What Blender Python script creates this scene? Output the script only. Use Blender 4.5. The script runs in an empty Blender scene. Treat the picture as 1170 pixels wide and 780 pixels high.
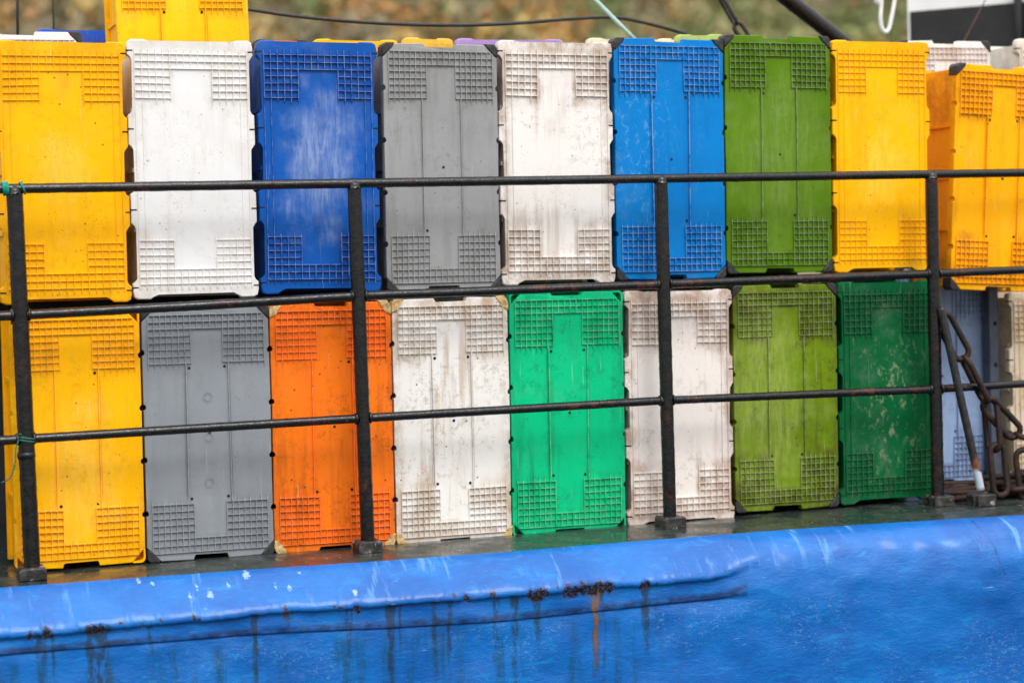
import bpy, bmesh, math, random
from mathutils import Vector, Matrix, noise

random.seed(7)
scene = bpy.context.scene
COL = scene.collection
R = math.radians


def lin(c):
    out = []
    for v in c[:3]:
        v = v / 255.0
        out.append(v / 12.92 if v <= 0.04045 else ((v + 0.055) / 1.055) ** 2.4)
    return (out[0], out[1], out[2], 1.0)


# ------------------------------------------------------------------ objects
def mesh_object(name, bm, mats, parent=None, smooth=False):
    me = bpy.data.meshes.new(name)
    bmesh.ops.recalc_face_normals(bm, faces=bm.faces[:])
    if smooth:
        for f in bm.faces:
            f.smooth = True
    bm.to_mesh(me)
    bm.free()
    for m in (mats if isinstance(mats, (list, tuple)) else [mats]):
        me.materials.append(m)
    o = bpy.data.objects.new(name, me)
    COL.objects.link(o)
    if parent is not None:
        o.parent = parent
    return o


def empty(name, loc=(0, 0, 0)):
    o = bpy.data.objects.new(name, None)
    o.location = loc
    o.empty_display_size = 0.05
    COL.objects.link(o)
    return o


def tag(o, label, cat, group=None):
    o['label'] = label
    o['category'] = cat
    if group:
        o['group'] = group
    return o


# ------------------------------------------------------------------ mesh bits
def add_box(bm, x0, x1, y0, y1, z0, z1, mi=0):
    v = [bm.verts.new(p) for p in ((x0, y0, z0), (x1, y0, z0), (x1, y1, z0), (x0, y1, z0),
                                   (x0, y0, z1), (x1, y0, z1), (x1, y1, z1), (x0, y1, z1))]
    for q in ((0, 1, 2, 3), (4, 5, 6, 7), (0, 1, 5, 4), (1, 2, 6, 5), (2, 3, 7, 6), (3, 0, 4, 7)):
        f = bm.faces.new([v[i] for i in q])
        f.material_index = mi


def add_prism(bm, poly, y0, y1, bevel=0.0, seg=2, mi=0, bevel_back=False):
    """poly: (x,z) outline, extruded from the front y0 to the back y1; the front rim is rounded."""
    fr = [bm.verts.new((x, y0, z)) for x, z in poly]
    bk = [bm.verts.new((x, y1, z)) for x, z in poly]
    n = len(poly)
    ff = bm.faces.new(fr)
    fb = bm.faces.new(bk[::-1])
    fs = [bm.faces.new((fr[i], bk[i], bk[(i + 1) % n], fr[(i + 1) % n])) for i in range(n)]
    for f in [ff, fb] + fs:
        f.material_index = mi
    if bevel > 0:
        ed = list(ff.edges)
        if bevel_back:
            ed += list(fb.edges)
        r = bmesh.ops.bevel(bm, geom=ed, offset=bevel, offset_type='OFFSET', segments=seg,
                            profile=0.5, affect='EDGES', clamp_overlap=True)
        for f in r['faces']:
            f.material_index = mi


def add_rib(bm, x0, x1, z0, z1, h, mi=0, y=0.0005):
    """A moulded rib standing proud of the panel by h, drafted towards its top."""
    d = 0.0005
    b = [(x0, z0), (x1, z0), (x1, z1), (x0, z1)]
    t = [(x0 + d, z0 + d), (x1 - d, z0 + d), (x1 - d, z1 - d), (x0 + d, z1 - d)]
    vb = [bm.verts.new((x, y, z)) for x, z in b]
    vt = [bm.verts.new((x, -h, z)) for x, z in t]
    fs = [bm.faces.new(vt)]
    for i in range(4):
        fs.append(bm.faces.new((vb[i], vb[(i + 1) % 4], vt[(i + 1) % 4], vt[i])))
    for f in fs:
        f.material_index = mi


def add_tail(bm, x, z0, z1, h, hw=0.0014, mi=0):
    if random.random() < .05:
        return
    z1 = z0 + (z1 - z0) * random.uniform(.8, 1.35)
    h *= random.uniform(.75, 1)
    x += random.uniform(-.0006, .0006)
    _tail(bm, x, z0, z1, h, hw, mi)


def _tail(bm, x, z0, z1, h, hw, mi):
    """A rib end that runs out into the panel: height h at z0, nothing at z1."""
    a = bm.verts.new((x - hw, 0.0005, z0)); b = bm.verts.new((x + hw, 0.0005, z0))
    c = bm.verts.new((x + hw, -h, z0)); d = bm.verts.new((x - hw, -h, z0))
    e = bm.verts.new((x - hw * .5, 0.0005, z1)); f = bm.verts.new((x + hw * .5, 0.0005, z1))
    for q in ((d, c, f, e), (a, d, e), (b, f, c), (a, b, c, d)):
        bm.faces.new(q).material_index = mi


def add_tube(bm, pts, rad, n=12, caps=True, mi=0, wob=0.0):
    pts = [Vector(p) for p in pts]
    rads = rad if isinstance(rad, (list, tuple)) else [rad] * len(pts)
    rings = []
    prev = None
    for i, p in enumerate(pts):
        t = (pts[min(i + 1, len(pts) - 1)] - pts[max(i - 1, 0)]).normalized()
        if prev is None:
            u = t.orthogonal().normalized()
        else:
            u = (prev - t * prev.dot(t)).normalized()
        prev = u
        w = t.cross(u)
        ring = []
        for k in range(n):
            a = 2 * math.pi * k / n
            r = rads[i]
            if wob:
                q = p + (u * math.cos(a) + w * math.sin(a)) * r
                r *= 1 + wob * noise.noise(q * 45) + wob * .6 * noise.noise(q * 120)
            ring.append(bm.verts.new(p + (u * math.cos(a) + w * math.sin(a)) * r))
        rings.append(ring)
    for i in range(len(rings) - 1):
        for k in range(n):
            f = bm.faces.new((rings[i][k], rings[i][(k + 1) % n], rings[i + 1][(k + 1) % n], rings[i + 1][k]))
            f.smooth = True
            f.material_index = mi
    if caps:
        bm.faces.new(rings[0][::-1]).material_index = mi
        bm.faces.new(rings[-1]).material_index = mi


def seg_pts(a, b, n):
    a, b = Vector(a), Vector(b)
    return [a.lerp(b, i / n) for i in range(n + 1)]


def spline(pts, per=8):
    P = [Vector(p) for p in pts]
    P = [P[0] * 2 - P[1]] + P + [P[-1] * 2 - P[-2]]
    out = []
    for i in range(1, len(P) - 2):
        for k in range(per):
            t = k / per
            out.append(0.5 * ((2 * P[i]) + (-P[i - 1] + P[i + 1]) * t + (2 * P[i - 1] - 5 * P[i] + 4 * P[i + 1] - P[i + 2]) * t * t
                              + (-P[i - 1] + 3 * P[i] - 3 * P[i + 1] + P[i + 2]) * t ** 3))
    out.append(P[-2])
    return out


# ------------------------------------------------------------------ materials
class Nodes:
    def __init__(self, name):
        self.m = bpy.data.materials.new(name)
        self.m.use_nodes = True
        self.t = self.m.node_tree
        self.bsdf = self.t.nodes['Principled BSDF']

    def new(self, typ, **kw):
        n = self.t.nodes.new(typ)
        for k, v in kw.items():
            setattr(n, k, v)
        return n

    def link(self, a, b):
        self.t.links.new(a, b)

    def put(self, sock, v):
        if isinstance(v, (int, float, tuple, list)):
            sock.default_value = v
        else:
            self.link(v, sock)

    def coords(self, which='Object', scale=(1, 1, 1), loc=(0, 0, 0), rot=(0, 0, 0)):
        tc = self.new('ShaderNodeTexCoord')
        mp = self.new('ShaderNodeMapping')
        mp.inputs['Scale'].default_value = scale
        mp.inputs['Location'].default_value = loc
        mp.inputs['Rotation'].default_value = rot
        self.link(tc.outputs[which], mp.inputs['Vector'])
        return mp.outputs['Vector']

    def noise(self, vec, scale, detail=4, rough=0.55, dist=0.0):
        n = self.new('ShaderNodeTexNoise')
        n.inputs['Scale'].default_value = scale
        n.inputs['Detail'].default_value = detail
        n.inputs['Roughness'].default_value = rough
        n.inputs['Distortion'].default_value = dist
        self.link(vec, n.inputs['Vector'])
        return n.outputs['Fac']

    def ramp(self, v, lo, hi, a=0.0, b=1.0):
        n = self.new('ShaderNodeMapRange')
        n.interpolation_type = 'SMOOTHSTEP'
        n.inputs['From Min'].default_value = lo
        n.inputs['From Max'].default_value = hi
        n.inputs['To Min'].default_value = a
        n.inputs['To Max'].default_value = b
        self.put(n.inputs['Value'], v)
        return n.outputs['Result']

    def math(self, op, a, b=0.0, clamp=False):
        n = self.new('ShaderNodeMath')
        n.operation = op
        n.use_clamp = clamp
        self.put(n.inputs[0], a)
        self.put(n.inputs[1], b)
        return n.outputs[0]

    def mix(self, fac, a, b, blend='MIX'):
        n = self.new('ShaderNodeMix')
        n.data_type = 'RGBA'
        n.blend_type = blend
        self.put(n.inputs[0], fac)
        self.put(n.inputs[6], a)
        self.put(n.inputs[7], b)
        return n.outputs[2]

    def attr(self, name):
        n = self.new('ShaderNodeAttribute')
        n.attribute_name = name
        return n.outputs['Fac']

    def bump(self, h, strength, dist=0.01, prev=None):
        n = self.new('ShaderNodeBump')
        n.inputs['Strength'].default_value = strength
        n.inputs['Distance'].default_value = dist
        self.link(h, n.inputs['Height'])
        if prev is not None:
            self.link(prev, n.inputs['Normal'])
        return n.outputs['Normal']

    def finish(self, color, rough, normal=None, spec=0.5, coat=0.0, metallic=0.0):
        self.put(self.bsdf.inputs['Base Color'], color)
        self.put(self.bsdf.inputs['Roughness'], rough)
        self.bsdf.inputs['Specular IOR Level'].default_value = spec
        self.put(self.bsdf.inputs['Metallic'], metallic)
        if coat:
            self.bsdf.inputs['Coat Weight'].default_value = coat
            self.bsdf.inputs['Coat Roughness'].default_value = 0.38
        if normal is not None:
            self.link(normal, self.bsdf.inputs['Normal'])
        return self.m


def crate_material(name, rgb, H, seed, grime=0.25, grid_grime=0.3, scuff=0.0, speck=0.25, rib_wear=0.25, cloud=0.2,
                   stain=(92, 74, 52), scuffcol=(215, 215, 212), fade=None, edge=0.0, blot=False, W=.4):
    """Moulded polyethylene with handling wear. Object space: x across, z up, y = 0 on the base plate, ribs at negative y."""
    N = Nodes(name)
    off = (seed * 3.17, seed * 1.31, seed * 2.23)
    v = N.coords(loc=off)
    raw = N.coords()
    sep = N.new('ShaderNodeSeparateXYZ')
    N.link(raw, sep.inputs[0])
    X, Y, Z = sep.outputs[0], sep.outputs[1], sep.outputs[2]
    base = lin(rgb)
    dark = tuple(c * 0.72 for c in base[:3]) + (1,)
    pale = tuple(min(1, c * 0.75 + 0.22) for c in base[:3]) + (1,)
    col = N.mix(N.ramp(N.noise(v, 5, 5), 0.35, 0.7, 0.0, cloud * 1.6), base, dark)
    col = N.mix(N.ramp(N.noise(v, 9, 6, .65), 0.5, 0.78, 0.0, cloud * .9), col, pale)
    # worn rib tops (whitened where crates rub against each other)
    ribm = N.ramp(Y, -0.0035, -0.0048)
    ribn = N.ramp(N.noise(v, 38, 3), 0.3, 0.65)
    col = N.mix(N.math('MULTIPLY', N.math('MULTIPLY', ribm, ribn), rib_wear), col, pale)
    # dirt plus painted-in shade darkening the pockets of the grid
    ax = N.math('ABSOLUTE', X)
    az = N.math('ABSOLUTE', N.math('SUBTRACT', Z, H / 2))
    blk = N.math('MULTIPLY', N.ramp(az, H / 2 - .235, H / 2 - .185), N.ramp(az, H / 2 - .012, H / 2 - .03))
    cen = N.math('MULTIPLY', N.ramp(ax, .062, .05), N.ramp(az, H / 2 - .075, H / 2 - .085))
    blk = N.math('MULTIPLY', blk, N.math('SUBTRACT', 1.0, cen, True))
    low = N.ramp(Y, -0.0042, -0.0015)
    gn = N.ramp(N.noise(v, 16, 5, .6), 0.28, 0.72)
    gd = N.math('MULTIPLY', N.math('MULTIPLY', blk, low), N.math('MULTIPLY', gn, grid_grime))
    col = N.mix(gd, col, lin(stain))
    # runs of dirty water
    st = N.noise(N.coords(scale=(26, 10, 2.6), loc=off), 1.0, 5, .6, .4)
    stm = N.math('MULTIPLY', N.ramp(st, 0.46, 0.68), N.ramp(N.noise(v, 4.5, 3), 0.34, 0.6))
    col = N.mix(N.math('MULTIPLY', stm, grime, True), col, lin(stain))
    bl = N.math('MULTIPLY', N.ramp(N.noise(v, 8, 3), .42, .6), N.ramp(N.noise(v, 42, 9, .78, .5), 0.5, 0.6))
    col = N.mix(N.math('MULTIPLY', bl, grime * .75, True), col, lin((stain[0] * .85, stain[1] * .8, stain[2] * .7)))
    # handling dirt along the rims
    if edge > 0:
        ed = N.math('MAXIMUM', N.ramp(ax, W / 2 - .05, W / 2 - .004), N.ramp(az, H / 2 - .06, H / 2 - .01))
        en = N.ramp(N.noise(v, 15, 7, .7, .4), .36, .64)
        col = N.mix(N.math('MULTIPLY', N.math('MULTIPLY', ed, en), edge), col, lin(stain))
    # scuffed, whitened middle
    if scuff > 0:
        cx, cz, rx, rz = fade or (0, H * .52, .12, .2)
        dx = N.math('DIVIDE', N.math('SUBTRACT', X, cx), rx)
        dz = N.math('DIVIDE', N.math('SUBTRACT', Z, cz), rz)
        d = N.math('SQRT', N.math('ADD', N.math('MULTIPLY', dx, dx), N.math('MULTIPLY', dz, dz)))
        wob = N.math('ADD', d, N.math('MULTIPLY', N.math('SUBTRACT', N.noise(v, 11, 4), .5), 1.6))
        msk = N.ramp(wob, 1.05, 0.25)
        sc = N.noise(N.coords(scale=(48, 30, 30) if blot else (60, 20, 9), loc=off, rot=(0, R(9), 0)), 1.0, 7, .72, .7)
        scm = N.math('MULTIPLY', N.ramp(sc, .54, .62) if blot else N.ramp(sc, .36, .66, .3, 1.0), msk)
        col = N.mix(N.math('MULTIPLY', scm, scuff, True), col, lin(scuffcol))
    # thin scratches
    sr = N.noise(N.coords(scale=(120, 30, 5), loc=off, rot=(0, R(24), 0)), 1.0, 4, .6, .3)
    col = N.mix(N.math('MULTIPLY', N.ramp(sr, .665, .70), .4), col, pale)
    # specks
    vo = N.new('ShaderNodeTexVoronoi')
    vo.inputs['Scale'].default_value = 34
    N.link(v, vo.inputs['Vector'])
    sp = N.math('MULTIPLY', N.ramp(vo.outputs['Distance'], .13, .06), N.ramp(N.noise(v, 17, 2), .5, .58))
    col = N.mix(N.math('MULTIPLY', sp, speck, True), col, lin((38, 30, 24)))
    v2 = N.new('ShaderNodeTexVoronoi')
    v2.inputs['Scale'].default_value = 95
    N.link(v, v2.inputs['Vector'])
    s2 = N.math('MULTIPLY', N.ramp(v2.outputs['Distance'], .22, .12), N.ramp(N.noise(v, 12, 4, .6), .52, .62))
    col = N.mix(N.math('MULTIPLY', s2, speck * .6, True), col, lin((stain[0] * .6, stain[1] * .55, stain[2] * .5)))
    nb = N.bump(N.noise(v, 150, 3), 0.10, 0.0015)
    nb = N.bump(N.noise(v, 14, 4), 0.16, 0.006, nb)
    rough = N.ramp(N.noise(v, 22, 4), .3, .7, .36, .56)
    N.finish(col, rough, nb, spec=.14)
    return N.m


def simple_material(name, rgb, rough=.5, var=.25, scale=30, bump=.2, bdist=.003, metallic=0.0, other=None, spec=.5):
    N = Nodes(name)
    v = N.coords()
    base = lin(rgb)
    b = lin(other) if other else tuple(c * .45 for c in base[:3]) + (1,)
    col = N.mix(N.ramp(N.noise(v, scale, 6, .62), .42, .68, 0, var), base, b)
    nb = N.bump(N.noise(v, scale * 2.2, 5), bump, bdist)
    N.finish(col, N.ramp(N.noise(v, scale * .7, 3), .3, .7, rough * .8, min(1, rough * 1.2)), nb, metallic=metallic, spec=spec)
    return N.m


def pipe_material(name, rust=.25, seed=0.0):
    N = Nodes(name)
    v = N.coords(loc=(seed, seed * .7, 0))
    col = N.mix(N.ramp(N.noise(v, 60, 5), .4, .7, 0, .5), lin((7, 7, 9)), lin((20, 20, 23)))
    rm = N.math('MULTIPLY', N.ramp(N.noise(v, 6, 3), .52, .66), N.ramp(N.noise(v, 55, 6, .7), .45, .6))
    col = N.mix(N.math('MULTIPLY', rm, rust, True), col, lin((96, 40, 30)))
    ch = N.math('MULTIPLY', N.ramp(N.noise(v, 85, 4, .6), .69, .75), N.ramp(N.noise(v, 9, 2), .5, .6))
    col = N.mix(N.math('MULTIPLY', ch, .55), col, lin((150, 148, 142)))
    nb = N.bump(N.noise(v, 90, 4, .6), .32, .003)
    nb = N.bump(N.noise(v, 28, 3), .35, .004, nb)
    N.finish(col, N.ramp(N.noise(v, 70, 4),   .3, .7, .18, .4), nb, spec=.5)
    return N.m


def rust_material(name, seed=0.0, dark=1.0):
    N = Nodes(name)
    v = N.coords('Object', loc=(seed, 0, 0))
    a = tuple(c * dark for c in lin((98, 58, 40))[:3]) + (1,)
    b = tuple(c * dark for c in lin((46, 36, 34))[:3]) + (1,)
    c = tuple(c * dark for c in lin((150, 92, 62))[:3]) + (1,)
    col = N.mix(N.ramp(N.noise(v, 28, 6, .7), .35, .62), a, b)
    col = N.mix(N.ramp(N.noise(v, 75, 6, .7), .58, .74, 0, .7), col, c)
    nb = N.bump(N.noise(v, 140, 5, .7), .7, .003)
    N.finish(col, .62, nb, spec=.4)
    return N.m


RUBBER = simple_material('black_rubber', (30, 29, 31), .55, .5, 60, .5, .003, other=(70, 68, 66))
FOAM = simple_material('yellowed_foam', (206, 176, 122), .75, .7, 55, .7, .004, other=(112, 78, 40))
DARK = simple_material('hole_shade', (14, 12, 12), .8, .2, 40, .1)  # near-black colour that paints the shade inside holes and slots

# ------------------------------------------------------------------ crates
DEPTH = 0.27
RIB = 0.0085


def side_outline_scalloped(W, H):
    w, r = W / 2, W / 2 - .0185
    s = .010
    prof = [(0.060, w), (0.078, r), (0.275, r), (0.292, w), (0.405, w), (0.422, r), (0.578, r), (0.595, w), (0.708, w), (0.725, r), (0.922, r), (0.940, w)]
    right = [(x, f * H) for f, x in prof]
    rise = .02
    c = .016
    bot = [(-w, c + .008), (-w + .004, .006), (-w + c, 0), (-w + .055, 0), (-w + .078, rise), (w - .078, rise), (w - .055, 0), (w - c, 0), (w - .004, .006), (w, c + .008)]
    trise = .009
    top = [(w, H - c - .008), (w - .004, H - .006), (w - c, H), (w - .055, H), (w - .07, H - trise), (-w + .07, H - trise), (-w + .055, H), (-w + c, H), (-w + .004, H - .006), (-w, H - c - .008)]
    left = [(-x, z) for x, z in right[::-1]]
    return bot + right + top + left


CHX, CHZ = .042, .046


def side_outline_chamfered(W, H):
    w = W / 2
    hol = [.19, .40, .61, .82]
    right, d, hh = [], .011, .0095
    for f in hol:
        z = f * H
        right += [(w, z - hh), (w - d * .8, z - hh * .7), (w - d, z), (w - d * .8, z + hh * .7), (w, z + hh)]
    n, nd = .053, .019
    bot = [(-w, CHZ), (-w + CHX, .002), (-n - .003, 0), (-n, nd), (n, nd), (n + .003, 0), (w - CHX, .002), (w, CHZ)]
    top = [(w, H - CHZ), (w - CHX, H - .002), (n + .004, H), (n, H - nd * .8), (-n, H - nd * .8), (-n - .004, H), (-w + CHX, H - .002), (-w, H - CHZ)]
    left = [(-x, z) for x, z in right[::-1]]
    return bot + right + top + left


def walls(bm, W, H, inset):
    a = W / 2 - inset
    t = .006
    y0, y1 = .0302, DEPTH - .022
    add_box(bm, -a, -a + t, y0, y1, inset, H - inset)
    add_box(bm, a - t, a, y0, y1, inset, H - inset)
    add_box(bm, -a + t + .0005, a - t - .0005, y0, y1, inset, inset + t)
    add_box(bm, -a + t + .0005, a - t - .0005, y0, y1, H - inset - t, H - inset)
    # open rim at the back, as wide as the crate
    b = W / 2 - .003
    y2, y3, u = DEPTH - .0218, DEPTH, .02
    add_box(bm, -b, -b + u, y2, y3, .004, H - .004)
    add_box(bm, b - u, b, y2, y3, .004, H - .004)
    add_box(bm, -b + u + .0005, b - u - .0005, y2, y3, .004, .004 + u)
    add_box(bm, -b + u + .0005, b - u - .0005, y2, y3, H - .004 - u, H - .004)
    # strengthening bands round the walls
    for f in (.27, .5, .73):
        z = f * H
        add_box(bm, -a - .007, -a - .0004, y0, y1 - .002, z - .006, z + .006)
        add_box(bm, a + .0004, a + .007, y0, y1 - .002, z - .006, z + .006)


def panel_scalloped(W, H, RIB=.0085):
    bm = bmesh.new()
    add_prism(bm, side_outline_scalloped(W, H), 0, .03, .0048, 3)
    k = W / .4
    px = .0222 * k
    g = 8 * px
    z0, pz = .046, .0226
    hw = .0014
    for flip in (0, 1):
        def zz(z):
            return H - z if flip else z

        def rib(xa, xb, za, zb, h=RIB):
            a, b = sorted((zz(za), zz(zb)))
            add_rib(bm, xa, xb, a, b, h)
        for r in range(7):
            z = z0 + r * pz
            if r <= 2:
                rib(-g - hw, g + hw, z - hw, z + hw, RIB - .0003)
            else:
                rib(-g - hw, -3 * px + hw, z - hw, z + hw, RIB - .0003)
                rib(3 * px - hw, g + hw, z - hw, z + hw, RIB - .0003)
        for c in range(17):
            x = -g + c * px
            inner = 5 < c < 11
            top = z0 + (2 if inner else 6) * pz
            rib(x - hw, x + hw, z0 - hw, top + hw)
            if not inner and c not in (0, 1, 15, 16):
                add_tail(bm, x, zz(top), zz(top + .021), RIB)
            rib(x - hw, x + hw, .031 if abs(x) > W / 2 - .08 else .029, z0 - hw - .0002, .0045)
    zt = z0 + 6 * pz + hw
    for x in (-g, -g + px, g - px, g):
        add_rib(bm, x - hw * .9, x + hw * .9, zt + .0002, H - zt - .0002, RIB * .62)
    # side flange slots, their inner shade painted as dark boxes
    for f in (.045, .345, .655, .955):
        for s in (-1, 1):
            a, b = sorted((s * (W / 2 + .0006), s * (W / 2 - .017)))
            add_box(bm, a, b, -.0006, .02, f * H - .0022, f * H + .0022, 1)
    return bm


def panel_chamfered(W, H, hollow, RIB=.0085, rings=()):
    bm = bmesh.new()
    add_prism(bm, side_outline_chamfered(W, H), 0, .03, .003, 2)
    w = W / 2
    k = W / .4
    px = .0187 * k
    xi = .051 * k            # inner edge of the corner blocks
    g = xi + 7 * px
    g = min(g, w - .012)
    px = (g - xi) / 7
    z0, pz = .027, .0216
    hw = .0013

    def zmin(x):             # keep clear of the chamfer
        e = w - abs(x)
        return max(z0, CHZ * (1 - e / CHX) + .008) if e < CHX else z0

    def xmax(z):
        return min(g, w - CHX * (1 - z / CHZ) - .007) if z < CHZ else g
    cols = [-g + i * px for i in range(8)] + [-xi + (i + 1) * (2 * xi / 5) for i in range(4)] + [xi + i * px for i in range(8)]
    for flip in (0, 1):
        def zz(z):
            return H - z if flip else z

        def rib(xa, xb, za, zb, h=RIB):
            a, b = sorted((zz(za), zz(zb)))
            add_rib(bm, xa, xb, a, b, h)
        for r in range(8):
            z = z0 + r * pz
            m = xmax(z)
            if r <= 2:
                rib(-m - hw, m + hw, z - hw, z + hw, RIB - .0003)
            else:
                rib(-m - hw, -xi + hw, z - hw, z + hw, RIB - .0003)
                rib(xi - hw, m + hw, z - hw, z + hw, RIB - .0003)
        for x in cols:
            inner = abs(x) < xi - .001
            top = z0 + (2 if inner else 7) * pz
            rib(x - hw, x + hw, zmin(x) - hw, top + hw)
            if not inner and abs(abs(x) - xi) > .001:
                add_tail(bm, x, zz(top), zz(top + .022), RIB)
    zt = z0 + 7 * pz
    for s in (-1, 1):
        x = s * .0675 * k
        add_rib(bm, x - .0016, x + .0016, zt + .002, H - zt - .002, .008)
        add_rib(bm, s * .073 * k - .0012, s * .073 * k + .0012, zt + .026, H - zt - .026, .0022)
    # moulded rings down the centre panel
    for f in rings:
        for rr in (.014, .009):
            vi, vo = [], []
            for a in range(20):
                c_, s_ = math.cos(a * math.pi / 10), math.sin(a * math.pi / 10)
                vi.append(bm.verts.new((rr * c_, -.0004, f * H + rr * s_)))
                vo.append(bm.verts.new(((rr + .0016) * c_, -.0007, f * H + (rr + .0016) * s_)))
            for a in range(20):
                bm.faces.new((vi[a], vi[(a + 1) % 20], vo[(a + 1) % 20], vo[a]))
    # panel holes, their inner shade painted as flat dark discs
    for (x, z) in ((-.057 * k, H * .243), (.057 * k, H * .243), (-.057 * k, H * .757), (.057 * k, H * .757), (.004, H * .5)):
        r = .0048
        poly = [(x + r * math.cos(a * math.pi / 5), z + r * math.sin(a * math.pi / 5)) for a in range(10)]
        vs = [bm.verts.new((p[0], -.0006, p[1])) for p in poly]
        bm.faces.new(vs).material_index = 1
    if hollow:
        for sx in (-1, 1):
            for top in (0, 1):
                pts = []
                for i in range(9):
                    a = math.pi / 2 * i / 8
                    # outer corner from (w, CHZ) round to (w-CHX, 0)
                    cx, cz = w - .016, .016
                    pts.append((cx + .016 * math.cos(a), cz - .016 * math.sin(a)))
                path = [(w - .0005, CHZ - .002)] + pts + [(w - CHX + .002, .0005)]
                inner = [(w - .006, CHZ - .004)] + [(w - .018 + .012 * math.cos(math.pi / 2 * i / 8), .018 - .012 * math.sin(math.pi / 2 * i / 8)) for i in range(9)] + [(w - CHX + .004, .006)]
                q = path + inner[::-1]
                q = [(sx * x, H - z if top else z) for x, z in q]
                add_prism(bm, q, .0005, .045)
                back = [(sx * x, H - z if top else z) for x, z in [(w - .006, CHZ - .004), (w - .008, .008), (w - CHX + .004, .006)]]
                add_prism(bm, back, .0405, .0445)
    return bm


def corner_cap_bm(W, H, sx, top, foam):
    bm = bmesh.new()
    w = W / 2
    e = .0012
    q = [(w + e, CHZ - .003), (w + e, .012), (w - .004, .003), (w - .012, -e), (w - CHX + .003, -e)]
    if foam:
        q = [(w + .001, CHZ - .001), (w + .002, .022), (w - .002, .010), (w - .013, -.002), (w - .026, -.003), (w - CHX + .001, -.001),
             (w - CHX + .007, .014), (w - .02, .028), (w - .012, .04)]
    else:
        q += [(w - CHX + .006, .010), (w - .012, CHZ - .012)]
    q = [(sx * x, H - z if top else z) for x, z in q]
    add_prism(bm, q, -.004, .05, .004, 2)
    if foam:
        for v in bm.verts:
            v.co += Vector((noise.noise(v.co * 90), noise.noise(v.co * 90 + Vector((7, 0, 0))), noise.noise(v.co * 90 + Vector((0, 9, 0))))) * .003
    return bm


GROUP_F = 'plastic fish crates stacked on end along the rail'
GROUP_R = 'plastic fish crates standing behind the front stack'
BLUNT = {}


def make_crate(style, rgb, x0, x1, z0, z1, y, label, mat=None, caps='black', rot=0.0, group=GROUP_F, seed=0.0, yaw=0.0, rib=.0068, rings=(), **wear):
    W, H = x1 - x0, z1 - z0
    cx = (x0 + x1) / 2
    root = empty('fish_crate', (0, 0, 0))
    tag(root, label, 'crate', group)
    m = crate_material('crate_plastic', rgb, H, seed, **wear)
    hole = DARK
    if style == 'scalloped':
        bm = panel_scalloped(W, H, rib)
    else:
        bm = panel_chamfered(W, H, caps == 'hollow', rib, rings)
    for vv in bm.verts:
        q = Vector((vv.co.x * 6 + seed * 5, vv.co.z * 5, seed))
        vv.co += Vector((noise.noise(q) * .0028, noise.noise(q + Vector((3, 3, 3))) * .0025, noise.noise(q + Vector((9, 1, 4))) * .0028))
        q = Vector((vv.co.x * 40 + seed * 5, vv.co.z * 40, seed))
        vv.co += Vector((noise.noise(q), 0, noise.noise(q + Vector((9, 1, 4))))) * .0007
    mesh_object('base_panel', bm, [m, hole], root)
    bm = bmesh.new()
    walls(bm, W, H, .021 if style == 'scalloped' else .016)
    mesh_object('side_walls', bm, [m], root)
    if style == 'chamfered' and caps in ('black', 'foam'):
        for sx in (-1, 1):
            for top in (0, 1):
                mesh_object('corner_cap', corner_cap_bm(W, H, sx, top, caps == 'foam'), [FOAM if caps == 'foam' else RUBBER], root)
    # turn about the crate's own middle, keep the base on what carries it
    M = Matrix.Translation((cx, y, z0 + H / 2)) @ Matrix.Rotation(rot, 4, 'Y') @ Matrix.Rotation(yaw, 4, 'Z') @ Matrix.Translation((0, 0, -H / 2))
    root.matrix_world = M
    return root


YELLOW, WHITE, BLUE, GREY = (255, 185, 0), (228, 227, 227), (14, 86, 172), (150, 151, 152)
SKY, OLIVE, DKGREEN, EMERALD = (0, 122, 198), (84, 122, 6), (0, 94, 50), (0, 192, 130)
ORANGE, SLATE, LILAC = (250, 121, 24), (140, 145, 151), (158, 182, 222)
Y0 = .12
RT = .010
# upper row
make_crate('scalloped', YELLOW, -.036, .361, .788, 1.588, Y0, 'yellow crate with scalloped sides at the left end of the upper row', rot=RT, seed=1, rib=.0055,
           grime=.24, grid_grime=.14, edge=.25, scuff=.28, speck=.8, rib_wear=.1, cloud=.1, scuffcol=(255, 214, 120), stain=(150, 96, 20), fade=(0, .42, .1, .16))
make_crate('scalloped', WHITE, .364, .760, .790, 1.594, Y0, 'clean white crate between the yellow and the dark blue crates in the upper row', rot=RT, seed=2, rib=.005,
           grime=.2, grid_grime=.22, speck=.5, rib_wear=.2, cloud=.03, stain=(176, 156, 124), edge=.3)
make_crate('scalloped', BLUE, .770, 1.165, .792, 1.594, Y0, 'dark blue crate with a whitened scuffed middle in the upper row', rot=RT + .002, seed=3, rib=.0085,
           grime=.12, grid_grime=.15, scuff=.42, speck=.2, rib_wear=.8, cloud=.25, stain=(14, 30, 70), scuffcol=(190, 202, 220), fade=(0, .43, .15, .27))
make_crate('chamfered', GREY, 1.184, 1.574, .786, 1.589, Y0, 'light grey crate with black corner caps in the upper row', rot=RT + .002, seed=4,
           grime=.22, grid_grime=.22, speck=.5, rib_wear=.4, cloud=.16, stain=(78, 66, 50))
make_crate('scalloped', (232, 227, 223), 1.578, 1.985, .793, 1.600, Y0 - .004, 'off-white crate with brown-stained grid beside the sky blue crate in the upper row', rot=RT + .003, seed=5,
           grime=.36, grid_grime=.7, speck=.6, rib_wear=.15, cloud=.03, stain=(150, 122, 92), edge=.7)
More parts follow.
